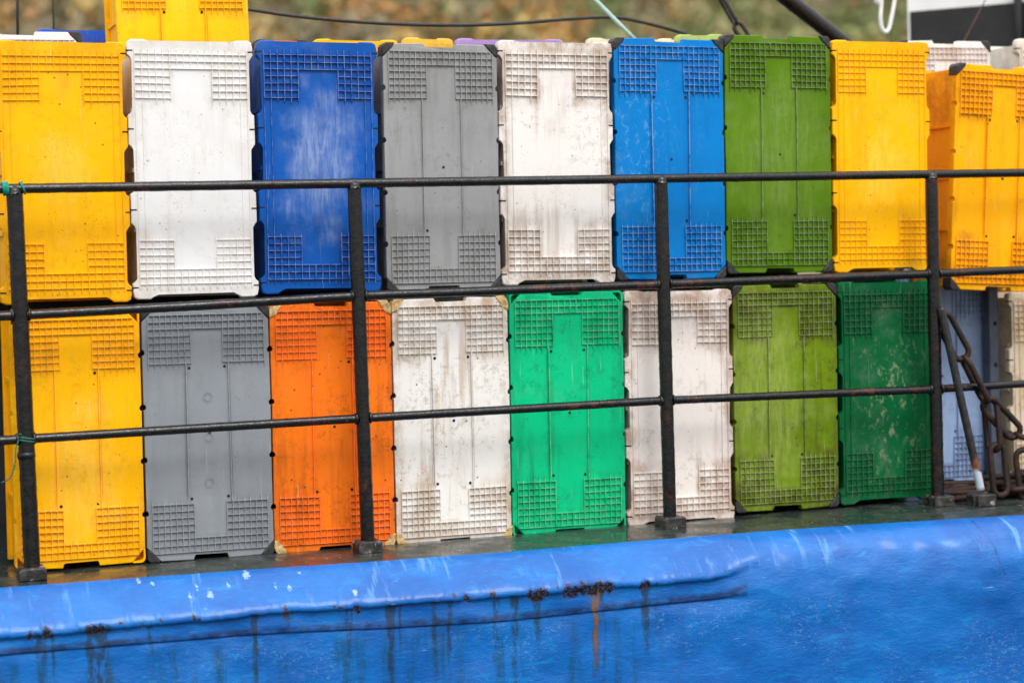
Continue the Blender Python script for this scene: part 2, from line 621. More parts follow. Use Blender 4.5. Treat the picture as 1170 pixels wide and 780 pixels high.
make_crate('chamfered', SKY, 1.993, 2.398, .797, 1.612, Y0, 'sky blue crate with black corner caps in the upper row', rot=RT + .003, seed=6,
           grime=.14, grid_grime=.12, speck=.35, rib_wear=1.0, cloud=.22, stain=(10, 44, 84), scuff=.35, scuffcol=(120, 186, 226), fade=(-.1, .5, .16, .4), blot=True)
make_crate('chamfered', OLIVE, 2.404, 2.812, .806, 1.626, Y0, 'olive green crate with black corner caps in the upper row', rot=RT + .002, seed=7,
           grime=.18, grid_grime=.3, speck=.5, rib_wear=.7, cloud=.2, stain=(52, 56, 14), scuff=.18, scuffcol=(176, 196, 110), fade=(0, .4, .25, .4))
make_crate('scalloped', YELLOW, 2.820, 3.212, .796, 1.611, Y0, 'upright yellow crate beside the olive green crate in the upper row', rot=RT + .004, seed=8, rib=.005,
           grime=.22, grid_grime=.12, edge=.2, scuff=.4, speck=.6, rib_wear=.1, cloud=.1, scuffcol=(255, 220, 96), stain=(160, 104, 20), fade=(0, .36, .12, .2))
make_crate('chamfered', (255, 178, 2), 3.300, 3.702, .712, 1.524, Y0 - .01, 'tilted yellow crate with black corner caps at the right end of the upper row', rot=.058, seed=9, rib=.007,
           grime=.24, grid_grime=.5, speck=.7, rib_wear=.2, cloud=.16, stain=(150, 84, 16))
# lower row
make_crate('chamfered', YELLOW, -.024, .372, -.024, .764, Y0, 'yellow crate with open hollow corners standing on the deck in the lower row', caps='hollow', rot=RT, seed=11, rib=.0065, rings=(.34, .55, .70),
           grime=.24, grid_grime=.16, speck=.7, rib_wear=.3, cloud=.12, stain=(160, 98, 14), edge=.2, scuff=.25, scuffcol=(255, 222, 120), fade=(0, .3, .15, .3))
make_crate('chamfered', SLATE, .378, .780, -.031, .766, Y0, 'slate grey crate next to the orange crate in the lower row', rot=RT, seed=12, rings=(.30, .48, .64, .82),
           grime=.12, grid_grime=.2, speck=.3, rib_wear=.5, cloud=.18, stain=(60, 62, 66))
make_crate('chamfered', ORANGE, .784, 1.183, -.037, .762, Y0, 'orange crate with yellowed foam corners in the lower row', caps='foam', rot=RT + .002, seed=13,
           grime=.4, grid_grime=.25, speck=1.0, rib_wear=.4, cloud=.14, stain=(128, 62, 22), edge=.25)
make_crate('chamfered', (231, 228, 224), 1.188, 1.587, -.043, .762, Y0, 'dirty white crate with crumbling foam corners in the lower row', caps='foam', rot=RT + .001, seed=14,
           grime=.5, grid_grime=.45, speck=.9, rib_wear=.15, cloud=.03, stain=(160, 126, 82), edge=.5)
make_crate('chamfered', EMERALD, 1.592, 2.000, -.042, .768, Y0, 'emerald green crate with hollow corners in the lower row', caps='hollow', rot=RT + .003, seed=15,
           grime=.4, grid_grime=.14, speck=.5, rib_wear=.85, cloud=.12, stain=(22, 84, 60), edge=.2)
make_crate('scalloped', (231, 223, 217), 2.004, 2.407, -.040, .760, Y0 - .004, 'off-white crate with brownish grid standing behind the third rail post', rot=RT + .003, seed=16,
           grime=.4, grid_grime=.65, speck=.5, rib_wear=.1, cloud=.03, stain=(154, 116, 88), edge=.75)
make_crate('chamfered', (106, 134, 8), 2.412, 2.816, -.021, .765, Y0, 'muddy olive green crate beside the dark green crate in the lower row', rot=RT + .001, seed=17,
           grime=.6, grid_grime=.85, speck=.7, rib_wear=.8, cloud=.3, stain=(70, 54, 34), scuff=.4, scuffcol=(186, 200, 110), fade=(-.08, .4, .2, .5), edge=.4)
make_crate('scalloped', DKGREEN, 2.823, 3.214, -.024, .764, Y0, 'dark green crate with pale scrapes in the lower row', rot=RT, seed=18,
           grime=.15, grid_grime=.2, scuff=.3, speck=.4, rib_wear=.25, cloud=.25, stain=(8, 34, 20), scuffcol=(206, 204, 166), fade=(0.01, .38, .16, .36), blot=True)
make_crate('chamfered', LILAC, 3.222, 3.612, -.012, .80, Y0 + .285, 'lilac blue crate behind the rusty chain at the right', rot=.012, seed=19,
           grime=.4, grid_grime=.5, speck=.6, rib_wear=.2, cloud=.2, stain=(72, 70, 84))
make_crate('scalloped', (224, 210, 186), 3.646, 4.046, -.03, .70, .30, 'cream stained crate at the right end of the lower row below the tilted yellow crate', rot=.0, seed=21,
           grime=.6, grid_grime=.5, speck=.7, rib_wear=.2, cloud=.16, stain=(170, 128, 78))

# rear crates standing on the hatch cover; only their tops rise above the front stack
HZ = .845
YR = .50
make_crate('chamfered', WHITE, -.12, .285, HZ, 1.660, YR, 'white crate top showing behind the yellow crate at the upper left', group=GROUP_R, seed=31, grime=.1, cloud=.1, stain=(150, 140, 120))
make_crate('chamfered', ORANGE, .86, 1.04, HZ + .0, 1.640, YR, 'orange crate rim peeping over the dark blue crate', group=GROUP_R, seed=32)
make_crate('scalloped', YELLOW, 1.06, 1.36, HZ, 1.643, YR, 'yellow crate rim peeping out behind the blue and light grey crates', group=GROUP_R, seed=33)
make_crate('scalloped', (236, 186, 70), 1.375, 1.56, HZ, 1.650, YR, 'pale yellow crate rim showing behind the light grey crate', group=GROUP_R, seed=34)
make_crate('scalloped', (170, 140, 196), 1.568, 1.97, HZ, 1.650, YR, 'purple crate rim showing behind the off-white crate of the upper row', group=GROUP_R, seed=35)
make_crate('scalloped', (238, 226, 190), 2.06, 2.40, HZ, 1.656, YR, 'cream crate rim showing behind the sky blue crate', group=GROUP_R, seed=36)
make_crate('scalloped', (176, 196, 110), 2.405, 2.60, HZ, 1.672, YR, 'pale green crate rim left of the black pipe behind the olive crate', group=GROUP_R, seed=37)
make_crate('chamfered', WHITE, 3.335, 3.735, HZ, 1.660, YR + .02, 'white crate with a black corner cap behind the tilted yellow crate', group=GROUP_R, seed=38, grid_grime=.5, stain=(150, 110, 90), cloud=.1)
make_crate('scalloped', (232, 226, 214), 3.84, 4.24, HZ, 1.668, YR, 'white crate at the far right behind the tilted yellow crate', group=GROUP_R, seed=39, cloud=.1)
c_flat = make_crate('chamfered', YELLOW, .36, .78, HZ, 1.645, 1.1, 'yellow crate lying flat under the tall yellow crate behind the white one', group=GROUP_R, seed=40)
c_flat.matrix_world = Matrix.Translation((.57, .46, HZ + .27)) @ Matrix.Rotation(-math.pi / 2, 4, 'X') @ Matrix.Translation((0, 0, 0))
make_crate('chamfered', (255, 190, 6), .400, .835, 1.125, 1.915, .47, 'tall yellow crate raised above the stack behind the white crate', group=GROUP_R, caps='hollow', seed=41, rot=-.012,
           grime=.18, grid_grime=.3, speck=.7, cloud=.12, rib_wear=.2, stain=(150, 100, 20))
make_crate('scalloped', (40, 92, 200), .20, .60, 1.0, 1.72, .95, 'blue crate edge peeping out left of the tall yellow crate', group=GROUP_R, seed=42, rib_wear=.6, cloud=.2)

# ------------------------------------------------------------------ the boat
boat = empty('fishing_boat', (0, 0, 0))
tag(boat, 'blue-hulled fishing boat with a black pipe railing and crates stacked along its side', 'fishing boat')


def interp(t, xs, ys):
    if t <= xs[0]:
        return ys[0] + (t - xs[0]) * (ys[1] - ys[0]) / (xs[1] - xs[0])
    for i in range(len(xs) - 1):
        if t <= xs[i + 1]:
            k = (t - xs[i]) / (xs[i + 1] - xs[i])
            return ys[i] + (ys[i + 1] - ys[i]) * k
    return ys[-1] + (t - xs[-1]) * (ys[-1] - ys[-2]) / (xs[-1] - xs[-2])


def edge_y(x):
    return interp(x, [-.1, .30, .68, 1.05, 1.44, 1.87, 2.31, 2.73, 3.26], [-.098, -.122, -.150, -.190, -.216, -.222, -.232, -.274, -.345]) + .006 * noise.noise((x * 3.1, 4.2, 0)) + .004 * noise.noise((x * 11, 1.2, 0))


DECK_Z = -.034


def deck_z(x, y):
    # slightly cambered steel covering board
    return DECK_Z + (.006 if x < .4 else 0) * 0 + .002 * noise.noise((x * 4, y * 6, 2))


def smoothstep(a, b, t):
    t = max(0, min(1, (t - a) / (b - a)))
    return t * t * (3 - 2 * t)


LIPPED = [(0, 0), (.007, -.0016), (.016, -.0065), (.028, -.0150), (.050, -.0345), (.074, -.0575), (.096, -.0795), (.111, -.0955), (.120, -.1085), (.1235, -.119), (.120, -.126), (.113, -.129),
          (.1105, -.134), (.110, -.146), (.1105, -.160), (.111, -.172), (.1115, -.181), (.1108, -.1845), (.1072, -.186), (.1066, -.189), (.1068, -.1925)]
ROUND = []
_a = _b = 0.0
for _k in range(21):
    ROUND.append((_a * .8, _b))
    _t = min(1.0, (_k + .5) / 20)
    _th = R(9 + 79 * (_t * _t * (3 - 2 * _t)) ** .8)
    _st = .0145
    _a += _st * math.cos(_th)
    _b -= _st * math.sin(_th)
BELOW = [-.203, -.218, -.235, -.26, -.29, -.32, -.35, -.385, -.42, -.46, -.5, -.55, -.6, -.66, -.74, -.85, -1.0, -1.3, -1.7, -2.2]
# rust: where the lip has broken away, and the runs below it (x on the hull, half width, strength, length)
GAPS = [(-.03, .012, .7), (.02, .018, .9), (.155, .034, .95), (.29, .012, .3), (.33, .012, .2), (.72, .02, .45), (.93, .014, .6), (1.27, .02, .5), (1.49, .035, .9), (1.525, .012, .7), (1.62, .05, .9), (1.69, .035, 1.0), (1.735, .02, .9), (1.86, .022, .8)]
RUNS = [(.0, .018, .55, .2), (.035, .006, .6, .16), (.16, .035, .75, .3), (.315, .006, .55, .12), (.625, .008, .8, .35), (.72, .012, .6, .08), (.905, .01, .55, .18), (1.03, .012, .9, .3), (1.06, .005, .6, .2),
        (1.17, .010, .6, .3), (1.215, .009, .6, .3), (1.36, .01, .5, .35), (1.42, .012, .6, .35), (1.5, .014, .65, .2), (1.692, .013, 1.0, .3), (1.72, .006, .5, .5), (1.862, .013, .85, .24), (1.9, .006, .4, .2)]
CHIPS = [(.50, -.05, .022), (.465, -.03, .012), (.44, -.055, .009), (.56, -.03, .012), (.70, -.045, .018), (.74, -.06, .015), (.78, -.02, .011), (.34, -.02, .014), (.81, -.07, .01), (.93, -.08, .015),
         (.45, -.24, .016), (.18, -.3, .012), (1.05, -.25, .01), (.62, -.012, .02), (1.02, -.07, .01), (.3, -.008, .012)]

xs = []
x = -1.3
while x < 4.9:
    xs.append(x)
    x += .006 if -.25 < x < 3.6 else .03
bm = bmesh.new()
la = bm.verts.layers.float.new('rust')
lb = bm.verts.layers.float.new('chip')
lc = bm.verts.layers.float.new('seam')
ld = bm.verts.layers.float.new('hole')
le = bm.verts.layers.float.new('orange')
grid = []
for x in xs:
    blend = smoothstep(2.08, 2.34, x)
    wide = smoothstep(1.5, 2.7, x)
    ey = edge_y(x)
    col = []
    gap = 0
    for gx, gw, gs in GAPS:
        d = abs(x - gx + .006 * noise.noise((x * 60, 3, 1))) / gw
        gap = max(gap, gs * max(0, 1 - d ** 3))
    ragged = .003 * noise.noise((x * 22, 0, 7)) + .0025 * noise.noise((x * 70, 0, 9)) + .006 * noise.noise((x * 5, 0, 2))
    lipdrop = interp(x, [-.12, .6, 1.36, 2.2, 3.0], [-.007, .004, .006, .0, 0]) + ragged
    seamdrop = interp(x, [-.12, .6, 1.36, 2.2, 3.0], [.006, .006, -.012, -.003, 0])
    pts = []
    for i in range(len(LIPPED)):
        a, b = LIPPED[i], ROUND[i]
        dy, dz = a
        if 5 <= i <= 12:
            dz += lipdrop * min(1, (i - 4) / 3)
        if 6 <= i <= 10 and gap > 0:
            gg = gap * max(0, .55 + .9 * noise.noise((x * 55, 1, 4)))
            dy -= gg * .009 * (1 if i > 7 else .3)
            dz += gg * .012 * (1 if i > 7 else .3)
        if i >= 13:
            dz += seamdrop * min(1, (i - 12) / 3)
        bl_ = blend
        dy += (b[0] - dy) * bl_
        dz += (b[1] - dz) * bl_
        pts.append((dy, dz))
    ly, lz = pts[-1]
    ly = LIPPED[-1][0] + (ROUND[-1][0] - LIPPED[-1][0]) * wide
    for z in BELOW:
        zz = z - .045 * wide + seamdrop * (1 - blend)
        if zz > lz - .004:
            zz = lz - .004
        lz = zz
        f = (-.19 - z)
        dy = ly - .01 * f - (.25 * max(0, f - .35) ** 1.3)
        pts.append((dy, zz))
        lz2 = zz
    for i, (dy, dz) in enumerate(pts):
        p = Vector((x, ey - dy, DECK_Z + dz))
        wob = noise.noise((x * 2.3, dz * 4, 0)) * .006 + noise.noise((x * 7, dz * 9, 5)) * .003 * (1.6 if i > 20 else 1)
        wob += .0045 * noise.noise((x * 5.5, dz * 14, 8)) + .003 * noise.noise((x * 15, dz * 22, 4))
        wob *= smoothstep(0, .05, -dz)
        p.y -= wob
        v = bm.verts.new(p)
        rust = hole = orange = 0.0
        if 6 <= i <= 12 and blend < .4:
            edge = (i - 7.5) / 2.1 + 1.0 * noise.noise((x * 42, i * .45, 6))
            hole = gap * max(0, min(1, edge)) * 1.1 * max(.25, min(1.2, .9 + 1.6 * noise.noise((x * 95, i * .8, 3))))
            if 8 <= i <= 10:
                hole = max(hole, .7 * smoothstep(.34, .62, noise.noise((x * 33, i * .5, 12)) + .5 * noise.noise((x * 110, i, 2))) * (1 - blend))
        if dz < -.118 and blend < .9:
            for rx, rw, rs, rl in RUNS:
                wander = .006 * noise.noise((p.z * 14, rx * 9, 0)) + .003 * noise.noise((p.z * 60, rx * 9, 4))
                w = rw * (1.15 + .7 * noise.noise((p.z * 25, rx * 5, 3)) + .7 * math.exp(-max(0, -.122 - dz) / .025))
                d = abs(x - rx - wander) / max(.003, w)
                fall = max(0, 1 - ((-.122 - dz) / rl)) if dz < -.122 else 1
                q = rs * max(0, 1 - d * d) ** .7 * (fall ** .5)
                rust = max(rust, q)
                if rs >= .95:
                    orange = max(orange, q)
        chip = 0.0
        for cx_, cz_, cr in CHIPS:
            d = math.hypot(x - cx_, (dz - cz_) * 1.0) / (cr * .62)
            if d < 1.6:
                chip = max(chip, 1 - d / 1.6)
        seam = 0.0
        if 15 <= i <= 18 and blend < .5:
            seam = 1.0
        ws = 3.055 - .3 * dz - .8 * dz * dz * 0
        if blend > .9 and dz > -.2:
            dd_ = abs(x - ws - .012 * noise.noise((dz * 18, 0, 0))) / .006
            rust = max(rust, .5 * max(0, 1 - dd_))
        v[la], v[lb], v[lc], v[ld], v[le] = rust, chip, seam, hole, orange
        col.append(v)
    grid.append(col)
for i in range(len(grid) - 1):
    for k in range(len(grid[0]) - 1):
        f = bm.faces.new((grid[i][k], grid[i][k + 1], grid[i + 1][k + 1], grid[i + 1][k]))
        f.smooth = True


def hull_material():
    N = Nodes('blue_hull_paint')
    v = N.coords()
    base, deep, light = lin((0, 105, 188)), lin((0, 88, 170)), lin((4, 144, 216))
    col = N.mix(N.ramp(N.noise(v, 4, 5, .6), .35, .65), base, deep)
    brush = N.noise(N.coords(scale=(9, 9, 34), rot=(0, R(14), 0)), 1.0, 6, .68, .8)
    col = N.mix(N.ramp(brush, .52, .7, 0, .36), col, light)
    # flaked patches low on the plating
    sep = N.new('ShaderNodeSeparateXYZ')
    N.link(N.coords(), sep.inputs[0])
    lowm = N.ramp(sep.outputs[2], -.215, -.27)
    px = N.math('MULTIPLY', N.ramp(N.noise(v, 3.2, 2), .44, .6), lowm)
    fl = N.ramp(N.noise(N.coords(scale=(55, 55, 85)), 1.0, 5, .7, 1.2), .53, .66)
    col = N.mix(N.math('MULTIPLY', N.math('MULTIPLY', px, fl), .38), col, lin((120, 170, 205)))
    gm = N.ramp(N.noise(N.coords(scale=(24, 24, 2.2)), 1.0, 6, .62), .47, .68, 0, .75)
    gm = N.math('MULTIPLY', gm, N.ramp(sep.outputs[0], 2.1, 1.7))
    gm = N.math('MULTIPLY', gm, N.ramp(N.noise(N.coords(scale=(70, 70, 50)), 1.0, 5, .7), .3, .6, .35, 1.0))
    col = N.mix(N.math('MULTIPLY', gm, lowm), col, lin((10, 70, 96)))
    scr = N.noise(N.coords(scale=(16, 16, 150), rot=(0, R(-38), 0)), 1.0, 4, .6, .6)
    col = N.mix(N.math('MULTIPLY', N.ramp(scr, .69, .74), .5), col, lin((140, 190, 232)))
    up = N.ramp(sep.outputs[2], -.15, -.12)
    run = N.noise(N.coords(scale=(30, 6, 5), rot=(0, R(10), 0)), 1.0, 4, .6, .3)
    col = N.mix(N.math('MULTIPLY', N.math('MULTIPLY', N.math('MULTIPLY', N.ramp(run, .54, .74), .5), N.ramp(N.noise(v, 2.6, 2), .46, .6)), up), col, lin((120, 176, 230)))
    # white chips
    ch = N.math('MULTIPLY', N.attr('chip'), N.ramp(N.noise(v, 90, 6, .75), .3, .62, .2, 1.5))
    col = N.mix(N.ramp(ch, .36, .65, 0, .6), col, lin((176, 206, 232)))
    # seam weld line and rust
    sn = N.math('MULTIPLY', N.attr('seam'), N.ramp(N.noise(v, 26, 4), .3, .6, .25, .8))
    col = N.mix(sn, col, lin((8, 26, 66)))
    rn = N.noise(N.coords(scale=(60, 60, 24)), 1.0, 6, .7)
    rf = N.math('MULTIPLY', N.attr('rust'), N.ramp(rn, .3, .62, .12, 1.05))
    col = N.mix(N.ramp(rf, .06, .5, 0, .78), col, lin((18, 44, 56)))
    of = N.math('MULTIPLY', N.attr('orange'), N.ramp(rn, .25, .6, .25, 1.0))
    col = N.mix(N.ramp(of, .2, .75, 0, .7), col, lin((128, 92, 60)))
    hf = N.math('MULTIPLY', N.attr('hole'), N.ramp(N.noise(N.coords(scale=(130, 130, 170)), 1.0, 6, .75), .36, .58, .08, 1.15))
    col = N.mix(N.ramp(hf, .12, .34, 0, .9), col, lin((74, 50, 38)))
    col = N.mix(N.ramp(hf, .34, .5), col, lin((20, 15, 14)))
    nb = N.bump(N.noise(N.coords(scale=(26, 26, 60), rot=(0, R(12), 0)), 1.0, 7, .7, .7), .65, .005)
    nb = N.bump(N.noise(v, 130, 4, .6), .22, .002, nb)
    nb = N.bump(N.noise(v, 7, 3), .3, .014, nb)
    rough = N.math('ADD', N.ramp(N.noise(v, 18, 4), .3, .7, .36, .52), N.math('MULTIPLY', N.attr('rust'), .3))
    N.finish(col, rough, nb, spec=.34, coat=.3)
    N.bsdf.inputs['Coat Roughness'].default_value = .2
    return N.m


HULL = hull_material()
mesh_object('hull', bm, HULL, boat)


def deck_material():
    N = Nodes('wet_dark_deck_paint')
    v = N.coords()
    col = N.mix(N.ramp(N.noise(v, 12, 6, .65), .38, .66), lin((34, 46, 46)), lin((58, 64, 58)))
    col = N.mix(N.ramp(N.noise(v, 34, 6, .7), .58, .72, 0, .5), col, lin((88, 74, 54)))
    col = N.mix(N.ramp(N.noise(N.coords(scale=(55, 90, 60)), 1, 4, .6), .65, .70, 0, .85), col, lin((205, 208, 205)))
    nb = N.bump(N.noise(v, 45, 5, .6), .25, .003)
    N.finish(col, N.ramp(N.noise(v, 9, 4), .35, .65, .10, .40), nb, spec=.5)
    return N.m


DECK = deck_material()
bm = bmesh.new()
rows = []
ysamp = 14
for x in [q for i, q in enumerate(xs) if i % 3 == 0 or q > 3.6 or q < -.25]:
    ey = edge_y(x)
    rag = .004 * noise.noise((x * 17, 3, 3)) + .003 * noise.noise((x * 60, 3, 3)) - .004
    r = []
    for k in range(ysamp + 1):
        t = k / ysamp
        y = (ey + rag) * (1 - t) + 3.2 * t if k > 4 else (ey + rag) + (.5 * k / 4) * 1.0
        if k > 4:
            y = (ey + rag + .5) + (3.2 - ey - .5) * (k - 4) / (ysamp - 4)
        r.append(bm.verts.new((x, y, DECK_Z + .003 + .0015 * noise.noise((x * 6, y * 8, 1)) - (.005 if k == 0 else 0))))
    rows.append(r)
for i in range(len(rows) - 1):
    for k in range(ysamp):
        f = bm.faces.new((rows[i][k], rows[i + 1][k], rows[i + 1][k + 1], rows[i][k + 1]))
        f.smooth = True
mesh_object('side_deck', bm, DECK, boat)

# hatch the rear crates stand on
HATCH = simple_material('dark_hatch_paint', (44, 48, 52), .5, .5, 14, .3, .004)
bm = bmesh.new()
add_box(bm, -.8, 3.0, .74, 2.2, DECK_Z, .80)
add_box(bm, 3.9, 4.6, .80, 2.2, DECK_Z, .80)
add_box(bm, -.84, 4.64, .455, 2.24, .801, HZ - .001)
mesh_object('hatch', bm, HATCH, boat)

STEEL = simple_material('grey_blue_painted_steel', (74, 82, 98), .45, .5, 24, .3, .003, other=(48, 50, 58))
bm = bmesh.new()
add_prism(bm, [(3.588, DECK_Z + .002), (3.630, DECK_Z + .002), (3.630, .80), (3.588, .80)], .34, .385, .004, 2)
for k in range(5):
    z = .12 + k * .155
    vs = [bm.verts.new((3.6125 + .0085 * math.cos(q * math.pi / 6), .3394, z + .0095 * math.sin(q * math.pi / 6))) for q in range(12)]
    bm.faces.new(vs).material_index = 1  # post hole: inner shade painted as a flat dark disc
mesh_object('perforated_post', bm, [STEEL, DARK], boat)

# railing
PIPE = pipe_material('black_pipe_paint', .35, 0)
PIPE2 = pipe_material('rusting_pipe_paint', .6, 3)
px_ = [.004, 1.049, 2.103, 3.140]
RR = .0150
bm = bmesh.new()
add_tube(bm, seg_pts((-1.3, 0, 1.137), (4.7, 0, 1.133), 300), RR, 14, wob=.05)
railing = mesh_object('railing', bm, PIPE, boat)
bm = bmesh.new()
mids = [(-1.3, 0, .752), (px_[0], 0, .760), (.55, 0, .769), (px_[1], 0, .781), (px_[2], 0, .783), (px_[3], 0, .786), (4.7, 0, .795)]
P = []
for a, b in zip(mids[:-1], mids[1:]):
    P += seg_pts(a, b, 50)[:-1]
add_tube(bm, P + [Vector(mids[-1])], RR * 1.0, 14, wob=.06)
mesh_object('rail', bm, PIPE2, railing)
bm = bmesh.new()
lows = [(-1.3, 0, .383), (px_[0], 0, .390), (px_[1], 0, .394), (px_[2], 0, .395), (px_[3], 0, .380), (4.7, 0, .384)]
P = []
for a, b in zip(lows[:-1], lows[1:]):
    P += seg_pts(a, b, 50)[:-1]
add_tube(bm, P + [Vector(lows[-1])], RR * .95, 14, wob=.06)
mesh_object('rail', bm, PIPE2, railing)
FOOT = Nodes('scuffed_foot_block')
v = FOOT.coords()
c = FOOT.mix(FOOT.ramp(FOOT.noise(v, 26, 5), .42, .6), lin((26, 26, 28)), lin((60, 58, 56)))
c = FOOT.mix(FOOT.ramp(FOOT.noise(v, 40, 5, .7), .58, .66, 0, .8), c, lin((176, 178, 174)))
c = FOOT.mix(FOOT.ramp(FOOT.noise(v, 20, 4, .7), .6, .72, 0, .7), c, lin((92, 50, 36)))
FOOT = FOOT.finish(c, .5, FOOT.bump(FOOT.noise(v, 60, 4), .6, .005))
for i, x in enumerate(px_):
    bm = bmesh.new()
    lean = [.004, .003, .0, .0][i]
    top = 1.128
    rad = [.0245, .0225, .0225, .0225][i]
    add_tube(bm, seg_pts((x + lean, .0, DECK_Z + .02), (x - lean, 0, top), 80), rad, 16, wob=.05)
    # rounded elbow under the top rail and weld collars at the lower rails
    add_tube(bm, [(x - lean, 0, top - .012), (x - lean, 0, top + .004), (x - lean, 0, top + .016)], [rad * 1.02, rad * .96, rad * .55], 16)
    for zr in (interp(x, [m_[0] for m_ in mids], [m_[2] for m_ in mids]), interp(x, [m_[0] for m_ in lows], [m_[2] for m_ in lows])):
        for sx in (-1, 1):
            xa = x + sx * (rad - .004)
            add_tube(bm, [(xa, 0, zr), (xa + sx * .006, 0, zr), (xa + sx * .010, 0, zr)], [RR * 1.3, RR * 1.28, RR * 1.02], 14, wob=.12)
    if i == 0:
        add_tube(bm, [(x, 0, .33), (x, 0, .337), (x, 0, .345), (x, 0, .352)], [rad, rad * 1.12, rad * 1.12, rad], 16)
    mesh_object('post', bm, PIPE, railing)
    bm = bmesh.new()
    q = [(-.038, 0), (-.038, .030), (-.032, .038), (.038, .038), (.043, .032), (.043, 0)]
    add_prism(bm, [(x + a, DECK_Z + .002 + b) for a, b in q], -.042, .042, .004, 2, bevel_back=True)
    for vv in bm.verts:
        vv.co += Vector((noise.noise(vv.co * 40), noise.noise(vv.co * 40 + Vector((5, 0, 0))), 0)) * .003
    mesh_object('foot_block', bm, FOOT, railing)
# slanting brace at the last post
BR = Nodes('worn_brace_paint')
v = BR.coords()
sep = BR.new('ShaderNodeSeparateXYZ'); BR.link(v, sep.inputs[0])
c = BR.mix(BR.ramp(BR.noise(v, 45, 5, .65), .4, .65), lin((18, 18, 20)), lin((44, 44, 47)))
lowm = BR.ramp(sep.outputs[2], .16, .10)
c = BR.mix(BR.math('MULTIPLY', lowm, BR.ramp(BR.noise(v, 22, 4), .35, .55)), c, lin((142, 76, 40)))
c = BR.mix(BR.math('MULTIPLY', BR.ramp(sep.outputs[2], .105, .085), BR.ramp(BR.noise(v, 30, 4), .34, .48)), c, lin((172, 184, 198)))
BR = BR.finish(c, .5, BR.bump(BR.noise(v, 110, 4), .5, .003))
bm = bmesh.new()
add_tube(bm, seg_pts((3.150, -.028, .668), (3.268, -.075, .022), 50), .0145, 12, wob=.06)
mesh_object('brace', bm, BR, railing)
bm = bmesh.new()
q = [(3.232, 0), (3.232, .036), (3.238, .042), (3.302, .042), (3.306, .036), (3.306, 0)]
add_prism(bm, [(a, DECK_Z + .002 + b) for a, b in q], -.115, -.035, .004, 2, bevel_back=True)
mesh_object('foot_block', bm, FOOT, railing)

# ------------------------------------------------------------------ camera helpers: metres from the fitted view
CAM = Vector((-.6671, -6.1427, .8931))
yaw, pit, rol = .3477, .0425, -.0299
fw = Vector((math.sin(yaw) * math.cos(pit), math.cos(yaw) * math.cos(pit), -math.sin(pit)))
rt0 = Vector((math.cos(yaw), -math.sin(yaw), 0))
up0 = rt0.cross(fw)
rt = rt0 * math.cos(rol) + up0 * math.sin(rol)
up = up0 * math.cos(rol) - rt0 * math.sin(rol)


def at(px, py, Y):
    """The point of the plane at depth Y behind a point of the 1170 px wide photograph (used while measuring the place)."""
    d = fw + rt * ((px - 585) / 2300) - up * ((py - 390) / 2300)
    return CAM + d * ((Y - CAM.y) / d.y)


# ------------------------------------------------------------------ wheelhouse casing, boom, gear behind the stack
def casing_material():
    N = Nodes('white_and_black_casing_paint')
    v = N.coords()
    c = N.mix(N.ramp(N.noise(v, 5, 4), .4, .7, 0, .3), lin((238, 238, 238)), lin((205, 205, 202)))
    return N.finish(c, .4, N.bump(N.noise(v, 20, 3), .15, .004))


CASING = casing_material()
BLACKP = simple_material('black_band_paint', (22, 22, 24), .5, .6, 9, .3, .004, other=(40, 40, 42))
A = at(1037, 14, 2.3)
zb = A.z
# find the depth at which the sloping edge line keeps its height
lo, hi = 0.6, 2.3
for _ in range(40):
    mid = (lo + hi) / 2
    if at(1165, 3, mid).z > zb:
        hi = mid
    else:
        lo = mid
B = at(1165, 3, (lo + hi) / 2)
d = Vector((B.x - A.x, B.y - A.y, 0)).normalized()
n = Vector((-d.y, d.x, 0))


def slab(bm, s0, s1, t0, t1, z0, z1):
    vs = []
    for z in (z0, z1):
        for s, t in ((s0, t0), (s1, t0), (s1, t1), (s0, t1)):
            p = Vector((A.x, A.y, 0)) + d * s + n * t
            vs.append(bm.verts.new((p.x, p.y, z)))
    for q in ((0, 1, 2, 3), (4, 5, 6, 7), (0, 1, 5, 4), (1, 2, 6, 5), (2, 3, 7, 6), (3, 0, 4, 7)):
        bm.faces.new([vs[i] for i in q])


bm = bmesh.new()
slab(bm, 0, 1.6, 0, 1.1, DECK_Z, zb + 1.1)
wheelhouse = mesh_object('wheelhouse', bm, CASING, boat)
bm = bmesh.new()
slab(bm, .012, 1.59, -.004, .05, 1.1, zb)
mesh_object('black_band', bm, BLACKP, wheelhouse)
bm = bmesh.new()
s = (B - A).length
add_tube(bm, [Vector((A.x, A.y, 0)) + d * s + n * -.03 + Vector((0, 0, z)) for z in (.9, 2.9)], .02, 12)
mesh_object('drain_pipe', bm, BLACKP, wheelhouse)

bm = bmesh.new()
a, b = at(885, -12, 1.0), at(975, 58, 1.0)
dd = (b - a).normalized()
add_tube(bm, [a - dd * 1.4, a, b, b + dd * .9], .031, 16)
mesh_object('boom', bm, PIPE, boat)

